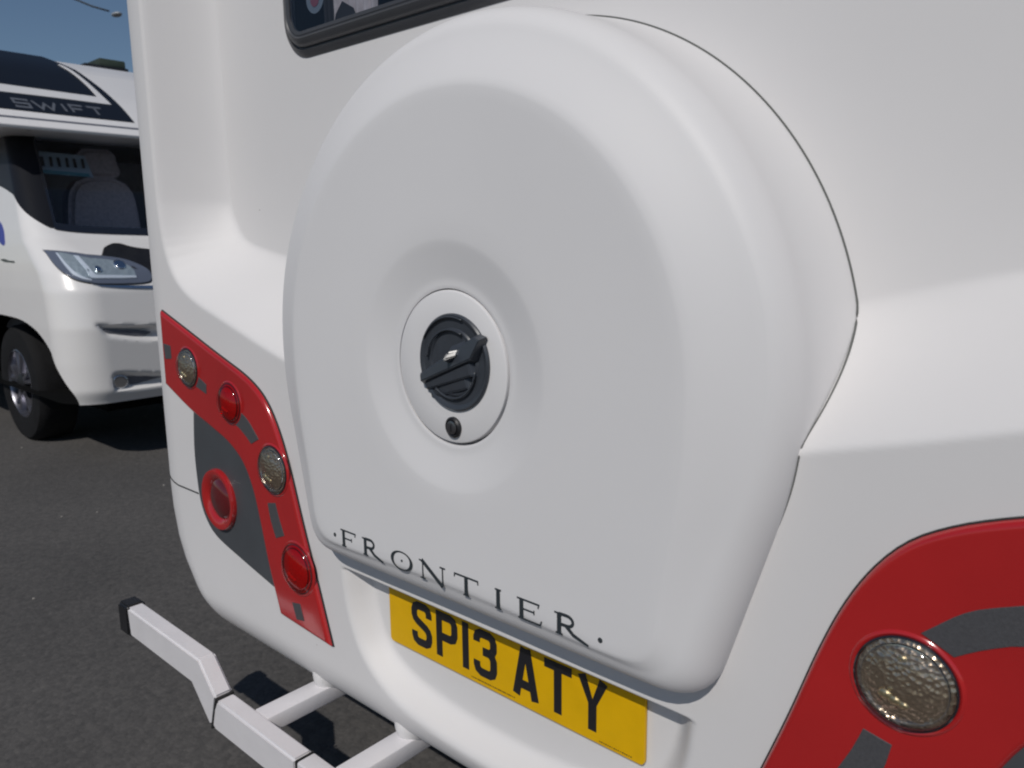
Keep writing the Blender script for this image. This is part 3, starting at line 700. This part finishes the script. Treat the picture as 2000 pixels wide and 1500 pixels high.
# ================================================================== THE MOTORHOME
VAN = thing('motorhome', 'white coachbuilt motorhome parked beside the caravan with a black panoramic cap over its windscreen', 'motorhome', (-7, 2.5, 0))
PZ = [.38, .45, .8, 1.0, 1.1, 1.2, 1.28, 1.33, 1.93, 2.0]
PX = [-3.74, -3.70, -3.68, -3.71, -3.77, -3.90, -4.06, -4.12, -4.65, -4.66]
YMID = 2.50
def prof_s(z, xs_, ys_):
    return np.interp(z, xs_, ys_)
def cabP(T, Z, h=0):
    T = np.asarray(T, float); Z = np.asarray(Z, float)
    n = (prof_s(Z, PZ, PX)*2+prof_s(Z-.012, PZ, PX)+prof_s(Z+.012, PZ, PX))/4
    s = np.interp(Z, [.38, .6, .8, 1.0, 1.15, 1.25, 1.33, 1.93], [1.482, 1.462, 1.454, 1.454, 1.460, 1.469, 1.480, 1.60]); r = np.interp(Z, [.38, .8, 1.2, 1.33, 1.93], [.22, .22, .22, .14, .12])
    a = np.clip(T, 0, 1)*math.pi/2
    x = n-r+r*np.sin(a)+np.minimum(T, 0); y = s+r-r*np.cos(a)+np.maximum(T-1, 0)
    return x, y, Z
def cabmap(T, Z, h):
    x, y, z = cabP(T, Z); e = 1e-3
    A = np.c_[x, y, z]; B = np.c_[cabP(T+e, Z)]; C = np.c_[cabP(T, Z+e)] if False else np.stack(cabP(T, Z+e), 1)
    B = np.stack(cabP(T+e, Z), 1)
    N = np.cross(B-A, C-A); N /= np.linalg.norm(N, axis=1, keepdims=True)
    Q = A+N*np.asarray(h)[:, None]; Q[:, 1] = np.minimum(Q[:, 1], YMID); return Q
WS = smooth_path([(.98, 1.342), (1.13, 1.322), (1.5, 1.308), (1.98, 1.302), (1.98, 1.93), (1.2, 1.93), (.98, 1.925)], corners=(0, 3, 4, 6), step=.03)
DARK = smooth_path([(.97, 1.335), (.86, 1.340), (.58, 1.385), (.29, 1.446), (.02, 1.525), (-.19, 1.588), (-.5, 1.64), (-1.5, 1.66), (-1.5, 1.95), (.97, 1.95)], corners=(0, 7, 8, 9), step=.03)
ARCH = smooth_path([(-1.62, .30), (-1.60, .50), (-1.48, .70), (-1.25, .80), (-1.0, .835), (-.72, .838), (-.42, .825), (-.2, .780), (-.05, .708), (.052, .622), (.26, .500), (.447, .400), (.50, .30)], corners=(0, 12), step=.03)
FOG = smooth_path([(.985, .545), (1.05, .556), (1.245, .528), (1.40, .50), (1.40, .435), (1.23, .432), (1.03, .436), (.955, .455), (.945, .50)], step=.02)
SLOT = smooth_path([(.83, .835), (1.27, .802), (1.6, .79), (1.6, .72), (1.27, .70), (1.0, .745), (.90, .775)], step=.02)
def t2u(T): return np.where(T < 0, T, np.where(T <= 1, .35*T, .35+T-1))
def u2t(U): return np.where(U < 0, U, np.where(U <= .35, U/.35, 1+U-.35))
def cabshell():
    c = .0125
    U = np.arange(-1.9, 1.19, c); Z = np.unique(np.r_[np.arange(.38, 2.0, c), 2.0].round(4))
    UU, ZZ = np.meshgrid(U, Z, indexing='ij'); polys = [np.c_[t2u(P[:, 0]), P[:, 1]] for P in (WS, ARCH, DARK)]
    cU = (UU[:-1, :-1]+UU[1:, 1:])/2; cZ = (ZZ[:-1, :-1]+ZZ[1:, 1:])/2
    rm = np.zeros(cU.shape, bool); sets = []
    for P in polys:
        q = inside(cU, cZ, P) & ~rm; rm |= q; sets.append(q)
        a = np.zeros(UU.shape, bool); k_ = np.zeros(UU.shape, bool)
        for di in (0, 1):
            for dj in (0, 1):
                a[di:di+q.shape[0], dj:dj+q.shape[1]] |= q; k_[di:di+q.shape[0], dj:dj+q.shape[1]] |= ~q
        sn = a & k_ & (ZZ > .3805); d, px, pz = polydist(UU, ZZ, P, True)
        UU = np.where(sn, px, UU); ZZ = np.where(sn, np.maximum(pz, .38), ZZ)
    x, y, z = cabP(u2t(UU).ravel(), ZZ.ravel()); A = np.stack([x, np.minimum(y, YMID), z], 1); nT, nZ = UU.shape
    idx = np.arange(nT*nZ).reshape(nT, nZ); Fq = np.stack([idx[:-1, :-1], idx[1:, :-1], idx[1:, 1:], idx[:-1, 1:]], -1)[~rm].reshape(-1, 4)
    for P, dp in ((FOG, .045), (SLOT, .042)):
        P = np.c_[t2u(P[:, 0]), P[:, 1]]
        ins = inside(UU.ravel(), ZZ.ravel(), P); d, _, _ = polydist(UU.ravel(), ZZ.ravel(), P, True)
        A[:, 0] -= np.where(ins, dp*sstep(d/.042), 0)
    Fd = np.stack([idx[:-1, :-1], idx[1:, :-1], idx[1:, 1:], idx[:-1, 1:]], -1)[sets[2]].reshape(-1, 4)
    us, inv = np.unique(Fd, return_inverse=True); Ad = A[us]; inv = inv.reshape(-1, 4)
    for mir in (0, 1):
        B = Ad.copy()
        if mir: B[:, 1] = 2*YMID-B[:, 1]
        mesh('door_window', B, [tuple(f) for f in inv], M['side_glass'], VAN, sharp=60)
    V2 = A.copy(); V2[:, 1] = 2*YMID-V2[:, 1]
    V = np.vstack([A, V2]); F = [tuple(f) for f in Fq]+[tuple(f[::-1]+len(A)) for f in Fq]
    return mesh('cab_body', V, F, M['van_white'], VAN, sharp=40)
cab = cabshell()
def mirrored(f):
    return lambda T, Z, h: (f(T, Z, h)*np.array([1, -1, 1])+np.array([0, 2*YMID, 0]))
for mp in (cabmap, mirrored(cabmap)):
    hl = smooth_path([(.421, 1.213), (.642, 1.207), (.87, 1.195), (1.089, 1.176), (1.207, 1.148), (1.285, 1.09), (1.27, 1.035), (1.12, 1.028), (.869, 1.041), (.647, 1.068), (.492, 1.125)], corners=(0,), step=.02)
    q = hl if area(hl) > 0 else hl[::-1]
    plate('headlamp_gasket', inset(q, -.006), mp, .002, M['seal'], VAN, bev=.001, cell=.06)
    HLo = plate('headlamp', hl, mp, .0085, M['lamp_housing'], VAN, bev=.003, cell=.06)
    plate('headlamp_reflector', smooth_path([(.60, 1.192), (.84, 1.178), (1.07, 1.158), (1.17, 1.13), (1.20, 1.09), (1.18, 1.055), (1.05, 1.055), (.88, 1.064), (.70, 1.09)], step=.02), mp, .0105, M['blue_reflector'], HLo, bev=.001, cell=.05)
    plate('headlamp_bar', smooth_path([(.80, 1.180), (.86, 1.176), (.915, 1.12), (.96, 1.083), (1.10, 1.072), (1.20, 1.066), (1.20, 1.054), (1.05, 1.058), (.90, 1.066), (.86, 1.11)], corners=(0, 1, 5, 6), step=.02), mp, .0130, M['sticker'], HLo, bev=.002, cell=.06)
    plate('headlamp_edge', smooth_path([(.575, 1.196), (.60, 1.194), (.68, 1.11), (.78, 1.075), (.90, 1.055), (.90, 1.048), (.76, 1.063), (.64, 1.10)], corners=(0, 1, 4, 5), step=.02), mp, .0130, M['sticker'], HLo, bev=.002, cell=.06)
    for cz, ct, rr in ((1.105, 1.01, .020), (1.125, 1.135, .032)):
        plate('headlamp_bulb', circle((ct, cz), rr, 24, rr*.8), mp, .020, M['chrome'], HLo, bev=.010)
    plate('headlamp_trim', smooth_path([(.88, 1.034), (1.12, 1.020), (1.30, 1.012), (1.45, 1.005), (1.45, .985), (1.28, .995), (1.1, 1.006)], corners=(0, 3, 4), step=.02), mp, .006, M['chrome'], VAN, bev=.002, cell=.08)
    plate('grille_panel', smooth_path([(1.075, 1.187), (1.11, 1.215), (1.16, 1.236), (1.24, 1.25), (1.36, 1.215), (1.93, 1.16), (1.93, 1.02), (1.31, 1.045), (1.26, 1.08), (1.18, 1.12), (1.09, 1.165)], corners=(5, 6), step=.02), mp, .005, M['black_plastic'], VAN, bev=.003, cell=.06)
    # scoop and fog lamp
    for P, c0 in ((smooth_path([(.955, .795), (1.05, .785), (1.16, .772), (1.24, .755), (1.16, .738), (1.02, .752)], step=.02), 0),):
        plate('bumper_scoop', P, lambda T, Z, h, mp=mp: mp(T, Z, h)-np.array([.028, 0, 0]), .004, M['cap_grey'], VAN, bev=.002)
    plate('fog_lamp', circle((1.035, .498), .045, 28, .042), lambda T, Z, h, mp=mp: mp(T, Z, h)-np.array([.036, 0, 0]), .022, M['chrome'], VAN, bev=.014)
    plate('fog_bezel', smooth_path([(1.08, .535), (1.25, .518), (1.36, .50), (1.2, .480), (1.09, .47)], step=.02), lambda T, Z, h, mp=mp: mp(T, Z, h)-np.array([.040, 0, 0]), .003, M['cap_grey'], VAN, bev=.002)
    # windscreen edge band and pane
    wsq = WS if area(WS) > 0 else WS[::-1]
    n = len(wsq); O = inset(wsq, -.014); I = inset(wsq, .028)
    V = []; 
    for PP, hh in ((O, -.002), (O, .004), (I, .004), (I, -.002)): V += list(mp(PP[:, 0], PP[:, 1], np.full(n, hh)))
    mesh('windscreen_band', V, [(k_*n+i, k_*n+(i+1) % n, (k_+1)*n+(i+1) % n, (k_+1)*n+i) for k_ in range(3) for i in range(n)], M['black_gloss'], VAN, sharp=40)
    plate('windscreen', inset(wsq, .02), mp, .0015, M['windscreen'], VAN, bev=.0005, deep=.0, cell=.08)
    plate('badge', smooth_path([(-.52, 1.164), (-.45, 1.170), (-.36, 1.160), (-.285, 1.158), (-.285, 1.148), (-.38, 1.150), (-.46, 1.152)], step=.02), mp, .002, M['plate_black'], VAN, bev=.0008)
    st_ = plate('door_sticker', circle((-.345, 1.318), .072, 40), mp, .0015, M['blue'], VAN, bev=.0005, cell=.06)
    # wheel arch liner
    n = len(ARCH); x, y, z = cabP(ARCH[:, 0], ARCH[:, 1]); A = np.stack([x, y, z], 1)
    if mp is not cabmap: A[:, 1] = 2*YMID-A[:, 1]
    Bk = A.copy(); Bk[:, 1] = 1.95 if mp is cabmap else 2*YMID-1.95; Bk[:, 0] = np.minimum(Bk[:, 0], -3.95); A[:, 2] = np.maximum(A[:, 2], .385); Bk[:, 2] = A[:, 2]
    V = list(A)+list(Bk); F = [(i, i+1, n+i+1, n+i) for i in range(n-1)]+[tuple(range(n, 2*n))]
    mesh('wheel_arch_liner', V, F, M['undertray'], VAN, smooth=False)
wheel('wheel', -4.80, 1.55, .392, .372, .21, 1, VAN)
wheel('wheel', -4.80, 2*YMID-1.55, .392, .372, .21, -1, VAN)
wheel('wheel', -8.35, 1.53, .392, .372, .21, 1, VAN)
wheel('wheel', -8.35, 2*YMID-1.53, .392, .372, .21, -1, VAN)
box('underfloor', -10.2, -3.92, 1.72, 2*YMID-1.72, .30, .44, M['undertray'], VAN)
# cab interior: dash, bulkhead, seats, a card lying in the screen
pf = [(-4.26, 1.24), (-4.26, .70), (-5.85, .70), (-5.85, 1.88), (-4.76, 1.88)]
V = [(x, y, z) for y in (1.66, 2*YMID-1.66) for x, z in pf]
mesh('cab_interior', V, [(0, 1, 6, 5), (1, 2, 7, 6), (2, 3, 8, 7), (3, 4, 9, 8), (0, 1, 2, 3, 4), (5, 6, 7, 8, 9)], M['interior'], VAN, smooth=False)
box('dashboard', -4.72, -4.20, 1.56, 2*YMID-1.56, 1.05, 1.27, M['interior'], VAN, bev=.04)
for yc in (2.20, 2.96):
    b = bmesh.new()
    for poly, x0, x1 in ((smooth_path([(-.25, 1.02), (.25, 1.02), (.235, 1.35), (.20, 1.60), (.10, 1.685), (-.10, 1.685), (-.20, 1.60), (-.235, 1.35)], step=.05), -5.06, -4.90), (smooth_path([(-.12, 1.70), (.12, 1.70), (.125, 1.80), (.09, 1.875), (-.09, 1.875), (-.125, 1.80)], step=.03), -5.05, -4.93)):
        f = b.faces.new([b.verts.new((x0, yc+p[0], p[1])) for p in poly]); e = bmesh.ops.extrude_face_region(b, geom=[f]); bmesh.ops.translate(b, vec=(x1-x0, 0, 0), verts=[v for v in e['geom'] if isinstance(v, bmesh.types.BMVert)])
    bmesh.ops.bevel(b, geom=[e for e in b.edges if abs(e.verts[0].co.x-e.verts[1].co.x) < 1e-4], offset=.03, segments=3, affect='EDGES')
    from_bm('cab_seat', b, M['seat'], VAN)
cardo = mesh('windscreen_card', [(-4.52, 1.66, 1.665), (-4.52, 2.00, 1.655), (-4.66, 2.01, 1.80), (-4.66, 1.67, 1.81)], [(0, 1, 2, 3)], M['card'], VAN, smooth=False)
mesh('card_stripe', [(-4.516, 1.68, 1.668), (-4.516, 1.98, 1.658), (-4.536, 1.98, 1.682), (-4.536, 1.68, 1.692)], [(0, 1, 2, 3)], M['teal'], cardo, smooth=False)
b = bmesh.new()
for i in range(7):
    y0 = 1.54+i*.045; q = [(0, -.02, 0), (0, .02, 0), (-.055, .02, .06), (-.055, -.02, .06)]
    f = [b.verts.new((-4.555+p[0]*(1 if i % 2 else .8), y0+.15+p[1]*.45+(.012 if p[2] else 0), 1.713+p[2])) for p in q]; b.faces.new(f)
from_bm('card_print', b, M['plate_black'], cardo, smooth=False)
# overcab cap: raked nose
capx = lambda z: -4.45-(z-1.99)/.567
prism('overcab_cap', [(-4.66, 1.885), (-4.31, 1.885), (capx(1.905), 1.905), (capx(2.2), 2.2), (capx(2.40), 2.40), (-5.26, 2.44), (-5.42, 2.505), (-5.62, 2.545), (-5.9, 2.56), (-5.9, 1.90)], 1.40, 3.60, M['van_white'], VAN, bev=.008)
nrm = np.array([.493, 0, .870])
def capmap(Y, Z, h):
    x = np.where(Z < 2.42, capx(Z), capx(2.42)-(Z-2.42)*2.35)
    return np.c_[x, Y, Z]+nrm*np.asarray(h)[:, None]
plate('cap_panel', smooth_path([(1.43, 2.010), (1.86, 2.005), (2.262, 2.003), (2.278, 2.12), (2.272, 2.24), (2.25, 2.33), (2.215, 2.42), (2.170, 2.475), (2.10, 2.53), (1.43, 2.535)], corners=(0, 2, 8, 9), step=.03), capmap, .003, M['cap_black'], VAN, bev=.001, cell=.06)
plate('cap_stripe', smooth_path([(1.43, 2.205), (1.63, 2.198), (1.9, 2.192), (2.176, 2.186), (2.182, 2.26), (2.176, 2.34), (2.158, 2.40), (2.135, 2.455), (2.152, 2.455), (2.186, 2.40), (2.206, 2.33), (2.216, 2.25), (2.222, 2.132), (1.9, 2.137), (1.43, 2.136)], corners=(0, 3, 7, 8, 12, 14), step=.03), capmap, .0065, M['van_white'], VAN, bev=.002, cell=.06)
SW = {'S': [[(1, .82), (1, 1), (0, 1), (0, .5), (1, .5), (1, 0), (0, 0), (0, .18)]], 'W': [[(0, 1), (.28, 0), (.5, .75), (.72, 0), (1, 1)]], 'I': [[(.5, 0), (.5, 1)]], 'F': [[(0, 0), (0, 1), (1, 1)], [(0, .5), (.8, .5)]], 'T': [[(0, 1), (1, 1)], [(.5, 1), (.5, 0)]]}
yy = 1.622
for ch, ww in (('S', .075), ('W', .125), ('I', .03), ('F', .075), ('T', .085)):
    b = bmesh.new()
    for st in SW[ch]:
        P = [(yy+p[0]*ww+p[1]*.006, 2.034+p[1]*.056) for p in st]
        c0 = bmesh.new()
        stroke(c0, [(p[0]-yy, p[1]-2.034) for p in P], .013, 0, 0, 0, 1, 0.0008)
        for f in c0.faces:
            vs = [b.verts.new(capmap(np.array([v.co.x+yy]), np.array([v.co.z+2.034]), np.array([.0035-v.co.y]))[0]) for v in f.verts]; b.faces.new(vs)
        c0.free()
    from_bm('logo_letter', b, M['sign_grey'], VAN, smooth=False); yy += ww+.026
plate('cap_groove', [(1.43, 1.948), (3.57, 1.948), (3.57, 1.962), (1.43, 1.962)], capmap, .0015, M['cap_grey'], VAN, bev=.0005, cell=.2)
box('habitation_body', -10.3, -5.72, 1.36, 3.64, .42, 2.56, M['van_white'], VAN, bev=.06, seg=4)
ru = thing('roof_unit', 'small dark plastic unit standing on the roof of the motorhome', 'roof unit', (-5.9, 2.65, 2.565))
box('unit_housing', -5.99, -5.71, 2.575, 2.77, 2.565, 2.640, M['green_roof'], ru, bev=.012)
box('unit_base', -6.02, -5.69, 2.46, 2.78, 2.555, 2.583, M['black_plastic'], ru, bev=.006)

# ================================================================== STREET LAMP far left
SL = thing('street_lamp', 'distant street lamp with a thin curved arm against the blue sky', 'street lamp', (-27.0, 6.6, 0))
tube('pole', [(-27.0, 6.6, 0), (-27.0, 6.6, 4.5), (-27.0, 6.6, 8.7)], [.10, .075, .06], M['lamp_grey'], SL)
tube('arm', [(-27.0, 6.6, 8.7), (-26.2, 7.3, 8.82), (-25.0, 8.4, 8.60), (-24.01, 9.42, 8.11), (-23.67, 9.68, 7.93), (-23.3, 9.98, 7.79)], .024, M['seal'], SL)
b = bmesh.new(); bmesh.ops.create_uvsphere(b, u_segments=20, v_segments=12, radius=1); bmesh.ops.scale(b, vec=(.22, .12, .06), verts=b.verts)
bmesh.ops.translate(b, vec=(-23.15, 10.12, 7.70), verts=b.verts); from_bm('lamp_head', b, M['lamp_grey'], SL)
